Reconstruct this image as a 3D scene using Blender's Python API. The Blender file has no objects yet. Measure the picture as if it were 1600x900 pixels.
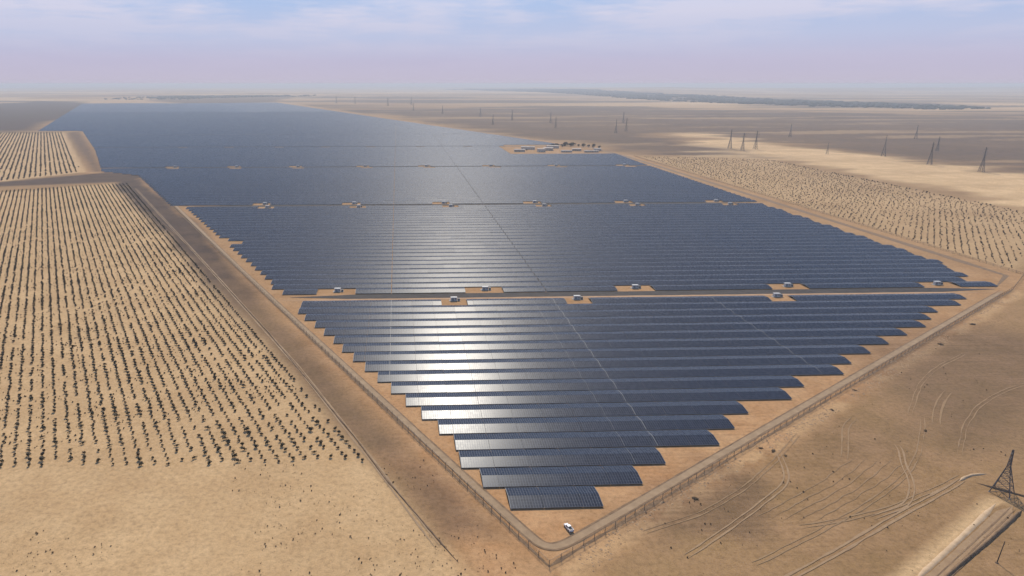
import bpy, bmesh, math, random
import numpy as np
from mathutils import Vector, Matrix

# ---------------------------------------------------------------- camera
scene = bpy.context.scene
COL = scene.collection
R = math.radians
H = 160.0
cam = bpy.data.cameras.new('camera')
camo = bpy.data.objects.new('camera', cam)
COL.objects.link(camo)
cam.sensor_width = 36.0
cam.lens = 36.0 * 1067 / 1600
cam.shift_x = 135 / 1600
cam.clip_start = 1.0
cam.clip_end = 90000
PITCH = math.atan(319 / 1067)
camo.location = (0, 0, H)
camo.rotation_euler = (R(90) - PITCH, 0, R(-2.3))
scene.camera = camo

# ---------------------------------------------------------------- light
SUN_EL, SUN_AZ = R(42), R(5.6)          # azimuth clockwise from +Y
sun = bpy.data.lights.new('sun', 'SUN')
sun.energy = 4.3
sun.angle = R(0.6)
sun.color = (1.0, 0.90, 0.76)
suno = bpy.data.objects.new('sun', sun)
COL.objects.link(suno)
sd = Vector((math.sin(SUN_AZ) * math.cos(SUN_EL), math.cos(SUN_AZ) * math.cos(SUN_EL), math.sin(SUN_EL)))
suno.rotation_euler = sd.to_track_quat('Z', 'Y').to_euler()

world = bpy.data.worlds.new('World')
scene.world = world
world.use_nodes = True
wt = world.node_tree
wn, wl = wt.nodes, wt.links
for n in list(wn): wn.remove(n)
def N(nt, t, **kw):
    n = nt.nodes.new(t)
    for k, v in kw.items(): setattr(n, k, v)
    return n
def mathn(nt, op, a, b=None, c=None, clamp=False):
    n = nt.nodes.new('ShaderNodeMath'); n.operation = op; n.use_clamp = clamp
    for i, v in enumerate((a, b, c)):
        if v is None: continue
        if isinstance(v, (int, float)): n.inputs[i].default_value = v
        else: nt.links.new(v, n.inputs[i])
    return n.outputs[0]
def mixc(nt, f, a, b, mode='MIX'):
    n = nt.nodes.new('ShaderNodeMix'); n.data_type = 'RGBA'; n.blend_type = mode
    for i, v in ((0, f), (6, a), (7, b)):
        if isinstance(v, (int, float)): n.inputs[i].default_value = v
        elif isinstance(v, tuple): n.inputs[i].default_value = v if len(v) == 4 else (*v, 1)
        else: nt.links.new(v, n.inputs[i])
    return n.outputs[2]
def ramp(nt, f, stops, interp='LINEAR'):
    n = nt.nodes.new('ShaderNodeValToRGB'); n.color_ramp.interpolation = interp
    cr = n.color_ramp
    while len(cr.elements) > 1: cr.elements.remove(cr.elements[-1])
    for i, (p, c) in enumerate(stops):
        e = cr.elements[0] if i == 0 else cr.elements.new(p)
        e.position = p
        e.color = (c, c, c, 1) if isinstance(c, (int, float)) else (*c, 1)
    nt.links.new(f, n.inputs[0])
    return n.outputs[0]
def noise(nt, vec, scale, detail=4, rough=.5, dim='3D'):
    n = nt.nodes.new('ShaderNodeTexNoise'); n.noise_dimensions = dim
    n.inputs['Scale'].default_value = scale; n.inputs['Detail'].default_value = detail
    n.inputs['Roughness'].default_value = rough
    if vec is not None: nt.links.new(vec, n.inputs['Vector'])
    return n.outputs[0]

sky = N(wt, 'ShaderNodeTexSky', sky_type='NISHITA', sun_disc=False)
sky.sun_elevation = SUN_EL; sky.sun_rotation = SUN_AZ
sky.altitude = 200; sky.air_density = 1.0; sky.dust_density = 1.6; sky.ozone_density = 1.5
bg = N(wt, 'ShaderNodeBackground'); bg.inputs[1].default_value = 0.09
wo = N(wt, 'ShaderNodeOutputWorld')
tc = N(wt, 'ShaderNodeTexCoord')
sep = N(wt, 'ShaderNodeSeparateXYZ'); wl.new(tc.outputs['Generated'], sep.inputs[0])
zz = mathn(wt, 'MAXIMUM', sep.outputs[2], 0.0)
zd = mathn(wt, 'ADD', zz, 0.07)
cx = mathn(wt, 'DIVIDE', sep.outputs[0], zd); cy = mathn(wt, 'DIVIDE', sep.outputs[1], zd)
cmb = N(wt, 'ShaderNodeCombineXYZ'); wl.new(cx, cmb.inputs[0]); wl.new(cy, cmb.inputs[1])
# dusty veil low in the sky: lavender at the horizon, pale blue above
veil = ramp(wt, zz, [(0.0, (6.1, 5.6, 6.9)), (0.03, (5.8, 5.55, 7.4)), (0.06, (5.6, 6.15, 8.4)), (0.11, (4.5, 6.0, 9.1)), (0.16, (4.9, 7.2, 11.6)), (0.24, (4.6, 7.6, 12.4)), (0.36, (3.0, 5.4, 9.8)), (0.45, (1.3, 2.8, 6.0)), (0.6, (1.0, 2.0, 4.4))])  # brighter blue ring above the view, added to lighten the panel reflections
vf = ramp(wt, zz, [(0.0, 1.0), (0.12, .95), (0.3, .93), (0.5, .7), (1.0, .5)])
base = mixc(wt, vf, sky.outputs[0], veil)
n1 = noise(wt, cmb.outputs[0], 0.55, 7, .55)
n2 = noise(wt, cmb.outputs[0], 2.3, 5, .6)
cl = mathn(wt, 'ADD', mathn(wt, 'MULTIPLY', n1, .75), mathn(wt, 'MULTIPLY', n2, .25))
clf = ramp(wt, cl, [(0.43, 0.0), (0.56, 1.0)])
clh = ramp(wt, zz, [(0.0, 0.0), (0.035, 0.15), (0.06, .4), (0.09, .85), (0.14, .6), (0.2, .25), (0.32, .12), (0.6, .10)])
cf = mathn(wt, 'MULTIPLY', clf, clh)
ccol = ramp(wt, zz, [(0.0, (6.6, 6.0, 7.4)), (0.12, (7.9, 7.9, 9.5)), (.5, (5.6, 5.8, 6.6))])
wl.new(mixc(wt, cf, base, ccol), bg.inputs[0])
wl.new(bg.outputs[0], wo.inputs[0])

scene.view_settings.view_transform = 'Standard'
scene.view_settings.look = 'None'
scene.view_settings.exposure = 0.0
scene.view_settings.gamma = 1.0
scene.view_settings.use_curve_mapping = False
scene.render.engine = 'CYCLES'
scene.cycles.use_denoising = True
scene.cycles.max_bounces = 6
scene.cycles.diffuse_bounces = 2
scene.cycles.glossy_bounces = 2
scene.cycles.transparent_max_bounces = 8
scene.cycles.volume_bounces = 0

rng = np.random.default_rng(11)
random.seed(7)

# ---------------------------------------------------------------- helpers
def tag(o, label=None, cat=None, group=None, kind=None):
    if label: o['label'] = label
    if cat: o['category'] = cat
    if group: o['group'] = group
    if kind: o['kind'] = kind
    return o
def empty(name, loc, rz=0.0):
    o = bpy.data.objects.new(name, None); COL.objects.link(o)
    o.location = loc; o.rotation_euler = (0, 0, rz); o.empty_display_size = 1
    return o
def link(name, me, parent=None):
    o = bpy.data.objects.new(name, me); COL.objects.link(o)
    if parent: o.parent = parent
    return o
def mesh_np(name, V, F, mat, smooth=False):
    """V (n,3) array, F (m,k) int array, all faces with k corners"""
    V = np.asarray(V, np.float32); F = np.asarray(F, np.int32)
    me = bpy.data.meshes.new(name)
    m, k = F.shape
    me.vertices.add(len(V)); me.vertices.foreach_set('co', V.ravel())
    me.loops.add(m * k); me.loops.foreach_set('vertex_index', F.ravel())
    me.polygons.add(m); me.polygons.foreach_set('loop_start', np.arange(0, m * k, k, dtype=np.int32))
    if smooth: me.polygons.foreach_set('use_smooth', np.ones(m, bool))
    me.materials.append(mat)
    me.update(calc_edges=True); me.validate()
    return me
class MB:
    def __init__(s): s.v = []; s.f = []
    def add(s, vs, fs):
        b = len(s.v); s.v += [tuple(p) for p in vs]; s.f += [tuple(i + b for i in f) for f in fs]
    def box(s, x0, x1, y0, y1, z0, z1):
        s.hexa([(x0, y0, z0), (x1, y0, z0), (x1, y1, z0), (x0, y1, z0), (x0, y0, z1), (x1, y0, z1), (x1, y1, z1), (x0, y1, z1)])
    def hexa(s, p):
        s.add(p, [(0, 3, 2, 1), (4, 5, 6, 7), (0, 1, 5, 4), (1, 2, 6, 5), (2, 3, 7, 6), (3, 0, 4, 7)])
    def bar(s, a, b, w, w2=None):
        a = Vector(a); b = Vector(b); w2 = w2 or w
        d = (b - a).normalized()
        u = d.cross(Vector((0, 0, 1)))
        if u.length < .05: u = d.cross(Vector((1, 0, 0)))
        u.normalize(); v = d.cross(u)
        ps = [a + (u * i + v * j) * w / 2 for i, j in ((-1, -1), (1, -1), (1, 1), (-1, 1))] + \
             [b + (u * i + v * j) * w2 / 2 for i, j in ((-1, -1), (1, -1), (1, 1), (-1, 1))]
        s.hexa(ps)
    def cyl(s, a, b, r, r2=None, n=10):
        a = Vector(a); b = Vector(b); r2 = r if r2 is None else r2
        d = (b - a).normalized(); u = d.cross(Vector((0, 0, 1)))
        if u.length < .05: u = d.cross(Vector((1, 0, 0)))
        u.normalize(); v = d.cross(u)
        vs = [a + (u * math.cos(t) + v * math.sin(t)) * r for t in [i * 2 * math.pi / n for i in range(n)]] + \
             [b + (u * math.cos(t) + v * math.sin(t)) * r2 for t in [i * 2 * math.pi / n for i in range(n)]]
        s.add(vs, [(i, (i + 1) % n, (i + 1) % n + n, i + n) for i in range(n)] + [tuple(range(n))[::-1], tuple(range(n, 2 * n))])
    def build(s, name, mat, parent=None, smooth=False):
        me = bpy.data.meshes.new(name)
        me.from_pydata(s.v, [], s.f); me.materials.append(mat); me.update()
        if smooth:
            for p in me.polygons: p.use_smooth = True
        return link(name, me, parent)

def _h(ix, iy, s):
    n = (ix.astype(np.int64) * 374761393 + iy.astype(np.int64) * 668265263 + s * 1442695041) & 0xffffffff
    n = ((n ^ (n >> 13)) * 1274126177) & 0xffffffff
    return ((n ^ (n >> 16)) & 0xffff) / 65535.0
def vnoise(x, y, s=0):
    ix = np.floor(x); iy = np.floor(y); fx = x - ix; fy = y - iy
    fx = fx * fx * (3 - 2 * fx); fy = fy * fy * (3 - 2 * fy)
    a = _h(ix, iy, s); b = _h(ix + 1, iy, s); c = _h(ix, iy + 1, s); d = _h(ix + 1, iy + 1, s)
    return (a * (1 - fx) + b * fx) * (1 - fy) + (c * (1 - fx) + d * fx) * fy
def fbm(x, y, s=0, o=4):
    x = np.asarray(x, float); y = np.asarray(y, float)
    r = 0; a = .5; t = 0
    for k in range(o):
        r = r + a * vnoise(x * 2 ** k + k * 17.3, y * 2 ** k - k * 9.1, s + k); t += a; a *= .55
    return r / t
def sdist(x, y, poly):
    """signed distance to a polygon, negative inside"""
    x = np.asarray(x, float); y = np.asarray(y, float)
    d = np.full(x.shape, 1e18); ins = np.zeros(x.shape, bool)
    n = len(poly)
    for i in range(n):
        ax, ay = poly[i]; bx, by = poly[(i + 1) % n]
        ex, ey = bx - ax, by - ay
        t = np.clip(((x - ax) * ex + (y - ay) * ey) / (ex * ex + ey * ey + 1e-9), 0, 1)
        d = np.minimum(d, (x - ax - t * ex) ** 2 + (y - ay - t * ey) ** 2)
        c = ((ay > y) != (by > y)) & (x < (bx - ax) * (y - ay) / ((by - ay) if by != ay else 1e-9) + ax)
        ins ^= c
    d = np.sqrt(d)
    return np.where(ins, -d, d)

# ---------------------------------------------------------------- layout, metres
FENCE_LEFT = [(50.7, 196.9), (-444.6, 1219.2)]
FENCE_RIGHT = [(50.7, 196.9), (498.5, 511.9)]
FARM = [(50.7, 196.9), (498.5, 511.9), (543, 545), (541, 1560), (535, 1850), (470, 1950), (215, 2655), (-330, 4230), (-1080, 6500),
        (-1990, 6150), (-2540, 7400), (-2850, 6560), (-1300, 2540), (-1130, 2500), (-780, 1772), (-575, 1300), (-462, 1245)]
PANELS_FAR = [(506, 900), (510, 1400), (518, 1639), (441, 1914), (191, 2642), (-344, 4196), (-1097, 6414), (-1930, 6050), (-2500, 7300),
              (-2810, 6480), (-1265, 2518), (-1107, 2511), (-756, 1772), (-560, 1330), (-470, 1268), (-290, 900)]
OD = Vector((-0.4385, 0.8987, 0)); OP = Vector((-0.8987, -0.4385, 0))      # along / across the left orchard's rows
O0 = (-16.0, 269.0)
def oxy(a, c): return (O0[0] + OD.x * a + OP.x * c, O0[1] + OD.y * a + OP.y * c)
ORCH_L = [oxy(-150, -2), oxy(1010, -2), oxy(985, 215), oxy(-210, 215)]
ORCH_F = [(-592, 1330), (-1140, 2440), (-1700, 2440), (-1060, 1170), (-690, 1175)]
ORCH_R = [(548, 566), (812, 790), (812, 1490), (700, 1540), (556, 1570)]

# ---------------------------------------------------------------- materials
def pbsdf(name, col, rough=.8, metal=0.0, spec=.3):
    m = bpy.data.materials.new(name); m.use_nodes = True
    b = m.node_tree.nodes['Principled BSDF']
    b.inputs['Base Color'].default_value = (*col, 1); b.inputs['Roughness'].default_value = rough
    b.inputs['Metallic'].default_value = metal; b.inputs['Specular IOR Level'].default_value = spec
    return m
def varied(name, col, col2, scale, rough=.85, spec=.2, bump=0.0, detail=5, coord='Object', lo=.35, hi=.65, stretch=None):
    m = pbsdf(name, col, rough, 0, spec); nt = m.node_tree; b = nt.nodes['Principled BSDF']
    t = N(nt, 'ShaderNodeTexCoord'); v = t.outputs[coord]
    if stretch:
        mp = N(nt, 'ShaderNodeMapping'); mp.inputs['Scale'].default_value = stretch; nt.links.new(v, mp.inputs[0]); v = mp.outputs[0]
    n = noise(nt, v, scale, detail, .6)
    f = ramp(nt, n, [(lo, 0.0), (hi, 1.0)])
    nt.links.new(mixc(nt, f, col, col2), b.inputs['Base Color'])
    if bump:
        bn = N(nt, 'ShaderNodeBump'); bn.inputs['Strength'].default_value = 1; bn.inputs['Distance'].default_value = bump
        nt.links.new(n, bn.inputs['Height']); nt.links.new(bn.outputs[0], b.inputs['Normal'])
    return m

def ground_material():
    m = pbsdf('desert_soil', (.4, .28, .18), .95, 0, .1); nt = m.node_tree; b = nt.nodes['Principled BSDF']
    ge = N(nt, 'ShaderNodeNewGeometry'); P = ge.outputs['Position']
    at = N(nt, 'ShaderNodeAttribute'); at.attribute_name = 'soil'
    sp = N(nt, 'ShaderNodeSeparateColor'); nt.links.new(at.outputs['Color'], sp.inputs[0])
    big = noise(nt, P, .006, 6, .6); mid = noise(nt, P, .045, 6, .65); fine = noise(nt, P, .45, 5, .7)
    tan = mixc(nt, ramp(nt, big, [(.38, 0.0), (.62, 1.0)]), (.255, .155, .070), (.355, .225, .106))
    tan = mixc(nt, ramp(nt, mid, [(.36, 0.0), (.66, 1.0)]), tan, (.36, .22, .112))
    orange = mixc(nt, ramp(nt, mid, [(.35, 0.0), (.65, 1.0)]), (.45, .235, .105), (.56, .335, .170))
    brown = mixc(nt, ramp(nt, mid, [(.35, 0.0), (.65, 1.0)]), (.068, .047, .037), (.108, .072, .052))
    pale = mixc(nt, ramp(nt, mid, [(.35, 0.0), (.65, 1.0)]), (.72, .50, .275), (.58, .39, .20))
    c = mixc(nt, sp.outputs[0], tan, orange)
    c = mixc(nt, sp.outputs[2], c, pale)
    c = mixc(nt, sp.outputs[1], c, brown)
    # stones, tufts and crust at a metre's scale
    fv = ramp(nt, fine, [(.28, .70), (.5, 1.0), (.72, 1.18)])
    c = mixc(nt, 1.0, c, fv, 'MULTIPLY')
    grit = noise(nt, P, 1.7, 3, .7)
    c = mixc(nt, 1.0, c, ramp(nt, grit, [(.3, .80), (.5, 1.0), (.62, 1.0), (.75, 1.25)]), 'MULTIPLY')
    for rz_, sc_ in ((-38, (.012, .55, .1)),):
        m2 = N(nt, 'ShaderNodeMapping'); m2.inputs['Rotation'].default_value = (0, 0, R(rz_)); m2.inputs['Scale'].default_value = sc_; nt.links.new(P, m2.inputs[0])
        w_ = noise(nt, m2.outputs[0], 1.0, 4, .55)
        pm_ = ramp(nt, noise(nt, P, .011 + rz_ * 2e-5, 3, .5), [(.46, 0.0), (.58, 1.0)])
        sx_ = N(nt, 'ShaderNodeSeparateXYZ'); nt.links.new(P, sx_.inputs[0])
        pm_ = mathn(nt, 'MULTIPLY', pm_, mathn(nt, 'MULTIPLY', mathn(nt, 'SUBTRACT', sx_.outputs[0], 80.0), .03, clamp=True))
        c = mixc(nt, pm_, c, mixc(nt, 1.0, c, ramp(nt, w_, [(.38, .90), (.50, 1.0), (.60, 1.09)]), 'MULTIPLY'))
    mp = N(nt, 'ShaderNodeMapping'); mp.inputs['Rotation'].default_value = (0, 0, R(-35)); mp.inputs['Scale'].default_value = (.02, .42, .1)
    nt.links.new(P, mp.inputs[0])
    st = noise(nt, mp.outputs[0], 1.0, 3, .6)
    c = mixc(nt, 1.0, c, ramp(nt, st, [(.35, 1.0), (.65, 1.0)]), 'MULTIPLY')
    nt.links.new(c, b.inputs['Base Color'])
    bn = N(nt, 'ShaderNodeBump'); bn.inputs['Distance'].default_value = .5; bn.inputs['Strength'].default_value = .6
    nt.links.new(mathn(nt, 'ADD', mid, mathn(nt, 'ADD', mathn(nt, 'MULTIPLY', fine, .35), mathn(nt, 'MULTIPLY', grit, .12))), bn.inputs['Height']); nt.links.new(bn.outputs[0], b.inputs['Normal'])
    return m

def panel_material():
    m = pbsdf('solar_glass', (.012, .017, .035), .2, 0, .058); nt = m.node_tree; b = nt.nodes['Principled BSDF']
    t = N(nt, 'ShaderNodeTexCoord'); s = N(nt, 'ShaderNodeSeparateXYZ'); nt.links.new(t.outputs['Object'], s.inputs[0])
    ux = mathn(nt, 'DIVIDE', s.outputs[0], MODW); uy = mathn(nt, 'DIVIDE', s.outputs[1], SL / 4)
    fx = mathn(nt, 'FRACT', ux); fy = mathn(nt, 'FRACT', uy)
    lx = mathn(nt, 'LESS_THAN', fx, .10); ly = mathn(nt, 'LESS_THAN', fy, .03)
    line = mathn(nt, 'MAXIMUM', lx, ly)
    cb = N(nt, 'ShaderNodeCombineXYZ'); nt.links.new(mathn(nt, 'FLOOR', ux), cb.inputs[0]); nt.links.new(mathn(nt, 'FLOOR', uy), cb.inputs[1])
    oi = N(nt, 'ShaderNodeObjectInfo'); nt.links.new(oi.outputs['Random'], cb.inputs[2])
    wnz = N(nt, 'ShaderNodeTexWhiteNoise'); wnz.noise_dimensions = '3D'; nt.links.new(cb.outputs[0], wnz.inputs[0])
    ge = N(nt, 'ShaderNodeNewGeometry')
    dust = noise(nt, ge.outputs['Position'], .012, 4, .6)
    cell = mixc(nt, wnz.outputs[0], (.007, .015, .036), (.010, .020, .046))
    cell = mixc(nt, ramp(nt, dust, [(.35, 0.0), (.7, .10)]), cell, (.10, .085, .07))
    nt.links.new(mixc(nt, line, cell, (.17, .18, .21)), b.inputs['Base Color'])
    rg = mathn(nt, 'ADD', mathn(nt, 'MULTIPLY', wnz.outputs[0], .02), mathn(nt, 'MULTIPLY', line, .15))
    b.inputs['Specular Tint'].default_value = (.74, .86, 1.0, 1)
    nt.links.new(mathn(nt, 'ADD', rg, .262), b.inputs['Roughness'])
    return m

MODW = 15.5 / 14
SL, RISE, EAVE = 7.1, 1.0, 0.7
M = dict(
    ground=ground_material(), panel=panel_material(),
    frame=pbsdf('galvanised_steel', (.32, .33, .34), .5, .6),
    trim=pbsdf('pale_aluminium_trim', (.20, .205, .21), .6, 0),
    edge=pbsdf('dark_underside', (.03, .03, .035), .6),
    track=varied('compacted_track', (.29, .20, .12), (.38, .265, .16), .22, bump=.1, stretch=(1, 1, 1)),
    rut=varied('pale_wheel_rut', (.375, .25, .14), (.31, .20, .112), .35, bump=.05),
    lane=varied('cross_lane_sand', (.38, .225, .12), (.46, .29, .165), .1, bump=.05),
    pale=varied('pale_spoil', (.60, .44, .28), (.48, .34, .21), .3, bump=.15),
    spoil=varied('brown_spoil', (.17, .11, .065), (.27, .175, .10), .35, bump=.25),
    faint=varied('faint_rut', (.33, .212, .112), (.28, .18, .095), .5),
    spoil2=varied('tan_spoil', (.27, .175, .10), (.44, .30, .18), .5, bump=.2),
    lane_shade=varied('painted_eave_shade', (.036, .032, .032), (.060, .050, .046), .15),  # shade under the row eaves, painted as dark ground on the lanes
    fencew=varied('fence_mesh_wire', (.07, .055, .035), (.11, .085, .055), .6),
    post=pbsdf('fence_post_metal', (.18, .16, .13), .6, .3),
    leaf=varied('olive_leaves', (.028, .028, .011), (.058, .048, .021), 1.6, lo=.4, hi=.6),
    leaf2=varied('brown_leaves', (.044, .031, .014), (.078, .052, .026), 1.6, lo=.4, hi=.6),
    leaf3=varied('dry_scrub', (.11, .075, .042), (.19, .13, .075), 1.2),
    bark=varied('bark', (.11, .075, .05), (.17, .12, .08), 3),
    wood=varied('far_wood_leaves', (.018, .030, .028), (.032, .046, .04), .05),
    steel=pbsdf('pylon_steel', (.10, .095, .10), .6, .3),
    glassy=pbsdf('insulator', (.16, .10, .07), .3),
    white=varied('white_cabin_paint', (.60, .60, .59), (.48, .47, .45), .8, rough=.5),
    grey=pbsdf('transformer_grey', (.20, .215, .225), .5),
    conc=varied('concrete_slab', (.42, .39, .34), (.34, .31, .27), .6),
    dark=pbsdf('dark_opening', (.02, .02, .022), .5),
    carpaint=pbsdf('white_car_paint', (.82, .82, .82), .25, 0, .5),
    glass=pbsdf('car_glass', (.015, .018, .02), .08, 0, .5),
    rubber=pbsdf('tyre_rubber', (.02, .02, .02), .8),
    red=pbsdf('tail_lamp', (.35, .02, .02), .3),
    wall1=varied('pale_render', (.60, .52, .43), (.52, .44, .36), .15),
    wall2=varied('beige_render', (.46, .36, .27), (.52, .43, .33), .15),
    roofm=varied('flat_roof', (.56, .50, .44), (.46, .40, .35), .2),
    rust=pbsdf('old_wood', (.09, .065, .045), .85),
)
# see-through wire mesh of the fence
def wire(m):
    nt = m.node_tree; b = nt.nodes['Principled BSDF']; out = nt.nodes['Material Output']
    t = N(nt, 'ShaderNodeTexCoord'); s = N(nt, 'ShaderNodeSeparateXYZ'); nt.links.new(t.outputs['Object'], s.inputs[0])
    k = 9.0
    a = mathn(nt, 'FRACT', mathn(nt, 'MULTIPLY', mathn(nt, 'ADD', s.outputs[0], s.outputs[2]), k))
    c = mathn(nt, 'FRACT', mathn(nt, 'MULTIPLY', mathn(nt, 'SUBTRACT', s.outputs[0], s.outputs[2]), k))
    f = mathn(nt, 'MAXIMUM', mathn(nt, 'LESS_THAN', a, .11), mathn(nt, 'LESS_THAN', c, .11))
    tr = N(nt, 'ShaderNodeBsdfTransparent'); mx = N(nt, 'ShaderNodeMixShader')
    nt.links.new(f, mx.inputs[0]); nt.links.new(tr.outputs[0], mx.inputs[1]); nt.links.new(b.outputs[0], mx.inputs[2])
    nt.links.new(mx.outputs[0], out.inputs[0])
wire(M['fencew'])

# ---------------------------------------------------------------- ground
def terrain(x, y):
    x = np.asarray(x, float); y = np.asarray(y, float)
    r = np.hypot(x, y)
    fs = sdist(x, y, FARM)
    out = np.clip((fs - 12) / 120, 0, 1)
    z = (fbm(x / 70, y / 70, 3, 3) - .5) * 1.3 * out
    z = z + (fbm(x / 420, y / 300, 5, 4) - .5) * 9 * np.clip((fs - 250) / 900, 0, 1)
    far = np.clip((r - 6000) / 12000, 0, 1)
    z = z + far * (fbm(x / 5200, y / 3500, 8, 4) - .35) * 115 * (1 + .4 * np.clip(x / 9000, 0, 1))
    return z
def soil(x, y):
    wx = x + (fbm(x / 60, y / 60, 21, 4) - .5) * 50 + (fbm(x / 900, y / 900, 24, 3) - .5) * 0.08 * np.hypot(x, y)
    wy = y + (fbm(x / 60, y / 60, 31, 4) - .5) * 50 + (fbm(x / 900, y / 900, 34, 3) - .5) * 0.16 * np.hypot(x, y)
    vx = wx + (fbm(x / 260, y / 90, 27, 4) - .5) * 260; vy = wy + (fbm(x / 420, y / 90, 37, 4) - .5) * 420
    def m(poly, soft, warp=True):
        if warp == 2: return np.clip(.5 - sdist(vx, vy, poly) / soft, 0, 1)
        d = sdist(wx if warp else x, wy if warp else y, poly)
        return np.clip(.5 - d / soft, 0, 1)
    r = np.hypot(x, y)
    orange = np.clip(.5 - (sdist(x, y, FARM) - 8) / 14, 0, 1) * (.5 + .5 * fbm(x / 25, y / 25, 41, 3)) * np.clip(1 - (y - 330) / 500, .45, 1)
    # soft orange sand just outside the near left corner
    orange = np.maximum(orange, .8 * m([(10, 150), (75, 150), (62, 196), (50, 196), (0, 290), (-14, 268), (16, 205)], 22))
    brown = np.zeros_like(x); pale = np.zeros_like(x)
    # grey-brown gravel plain behind, right
    A = [(-84, 4495), (950, 5231), (1710, 4913), (2333, 3994), (3300, 2995), (2400, 900), (1290, 1000), (1191, 1262), (1091, 1472), (1115, 1887),
         (1024, 1956), (1034, 2425), (830, 2200), (800, 1560), (600, 1620), (540, 1830), (206, 2800), (-230, 4191)]
    pa = m(A, 120, 2); brown = np.maximum(brown, pa * (.72 + .35 * (fbm(x / 300, y / 200, 55, 4) - .4)))
    streak = fbm(x / 2600 + y / 9000, y / 330, 61, 4)
    brown = np.maximum(brown, np.clip((streak - .49) * 9, 0, 1) * .85 * np.clip((r - 1900) / 1500, 0, 1) * (1 - np.clip((r - 9000) / 9000, 0, 1)) * (sdist(x, y, FARM) > 60))
    B = [(1060, 2480), (1024, 1956), (1073, 1447), (1174, 1244), (1300, 700), (830, 700), (816, 832), (816, 1090), (811, 1483), (600, 1590), (700, 1640), (850, 1900)]
    pale = np.maximum(pale, m(B, 60, 2) * (.9 + 1.0 * (fbm(x / 120, y / 40, 71, 4) - .5)))
    pale = np.maximum(pale, pa * np.clip((fbm(x / 700, y / 110, 57, 4) - .62) * 7, 0, .35)); brown = brown * (1 - pa * np.clip((fbm(x / 700, y / 110, 57, 4) - .62) * 7, 0, .5))
    # far pale desert
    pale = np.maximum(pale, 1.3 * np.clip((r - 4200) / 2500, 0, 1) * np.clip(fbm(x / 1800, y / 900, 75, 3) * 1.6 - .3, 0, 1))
    # orchards on pale sand
    for P in (ORCH_L, ORCH_F): pale = np.maximum(pale, m(P, 8, False) * (.62 + .3 * (fbm(x / 30, y / 30, 81, 4) - .5)))
    pale = np.maximum(pale, m(ORCH_R, 10, False) * (.40 + .5 * (fbm(x / 60, y / 60, 82, 4) - .5)))
    # dark strip and lane between the left fields, strip beside the fence
    lane = [(-1500, 960), (-640, 1140), (-455, 1190), (-455, 1275), (-548, 1320), (-690, 1178), (-1500, 1010)]
    brown = np.maximum(brown, m(lane, 14, False) * .95)
    s1 = [(-452, 1215), (-478, 1165), (-220, 660), (-60, 360), (-12, 262), (14, 212), (36, 215), (-10, 305), (-95, 480), (-285, 880)]
    brown = np.maximum(brown, np.clip(.5 - sdist(wx * .3 + x * .7, wy * .3 + y * .7, s1) / 14, 0, 1) * np.clip((y - 560) / 400 + .75, .5, 1) * (.75 + .5 * fbm(x / 22, y / 22, 141, 3)))
    s2 = [(-580, 1330), (-1130, 2440), (-1115, 2500), (-765, 1772), (-560, 1330)]
    brown = np.maximum(brown, m(s2, 20, False) * .75)
    E = [(-3300, 4300), (-3500, 5400), (-3400, 6600), (-2790, 6483), (-2200, 4950), (-1270, 2560), (-1600, 2500), (-2400, 2600)]
    brown = np.maximum(brown, m(E, 120) * 1.3)
    pale = np.maximum(pale, m([(-7394, 13544), (-3600, 6900), (-3500, 5200), (-5500, 4500)], 400) * .8)
    Hh = [(-2442, 7409), (-2966, 9377), (-1936, 9826), (-1235, 8865), (-1050, 6600), (-1925, 6225)]
    brown = np.maximum(brown, m(Hh, 150) * .8)
    Fw = [(3063, 4700), (4217, 5100), (4500, 6213), (4300, 7600), (4000, 11751), (3500, 20000), (1500, 24000), (1500, 20000), (2638, 13000), (2700, 8500), (2676, 5884)]
    brown = np.maximum(brown, m(Fw, 300) * .9)
    # right foreground: olive-brown patches on the tan field
    brown = np.maximum(brown, m([(296, 400), (380, 440), (420, 400), (420, 330), (300, 262), (240, 268), (262, 335)], 40) * .45)
    brown = np.maximum(brown, m([(98, 250), (136, 268), (150, 250), (125, 215), (92, 212), (84, 226)], 16) * .42)
    brown = np.maximum(brown, m([(210, 300), (260, 330), (330, 320), (260, 270), (200, 262)], 40) * .25)
    brown = np.maximum(brown, m([(560, 480), (720, 560), (800, 470), (520, 380)], 60) * .4)
    # thin pale spoil just outside the right fence
    def seg(a, b, w, off):
        ax, ay = a; bx, by = b; L = math.hypot(bx - ax, by - ay); nx, ny = -(by - ay) / L, (bx - ax) / L
        t = ((x - ax) * (bx - ax) + (y - ay) * (by - ay)) / L
        dd = (x - ax) * nx + (y - ay) * ny - off + (fbm(x / 9, y / 9, 91, 3) - .5) * 3
        return np.clip(1.2 - np.abs(dd) / w, 0, 1) * ((t > 0) & (t < L))
    pale = np.maximum(pale, seg(*FENCE_RIGHT, 5, -6) * .35 * (fbm(x / 14, y / 14, 93, 3) > .45))
    pale = np.maximum(pale, np.clip(1 - np.abs(sdist(x, y, [(168, 182), (238, 226.6), (237, 228.4), (166, 184)])) / 5, 0, 1) * .8 * (sdist(x, y, [(168, 182), (238, 227), (300, 100), (200, 100)]) > 0))
    orange = np.where(sdist(x, y, FARM) > 9, orange, orange)
    return np.stack([np.clip(orange, 0, 1), np.clip(brown, 0, 1), np.clip(pale, 0, 1)], -1)

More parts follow.
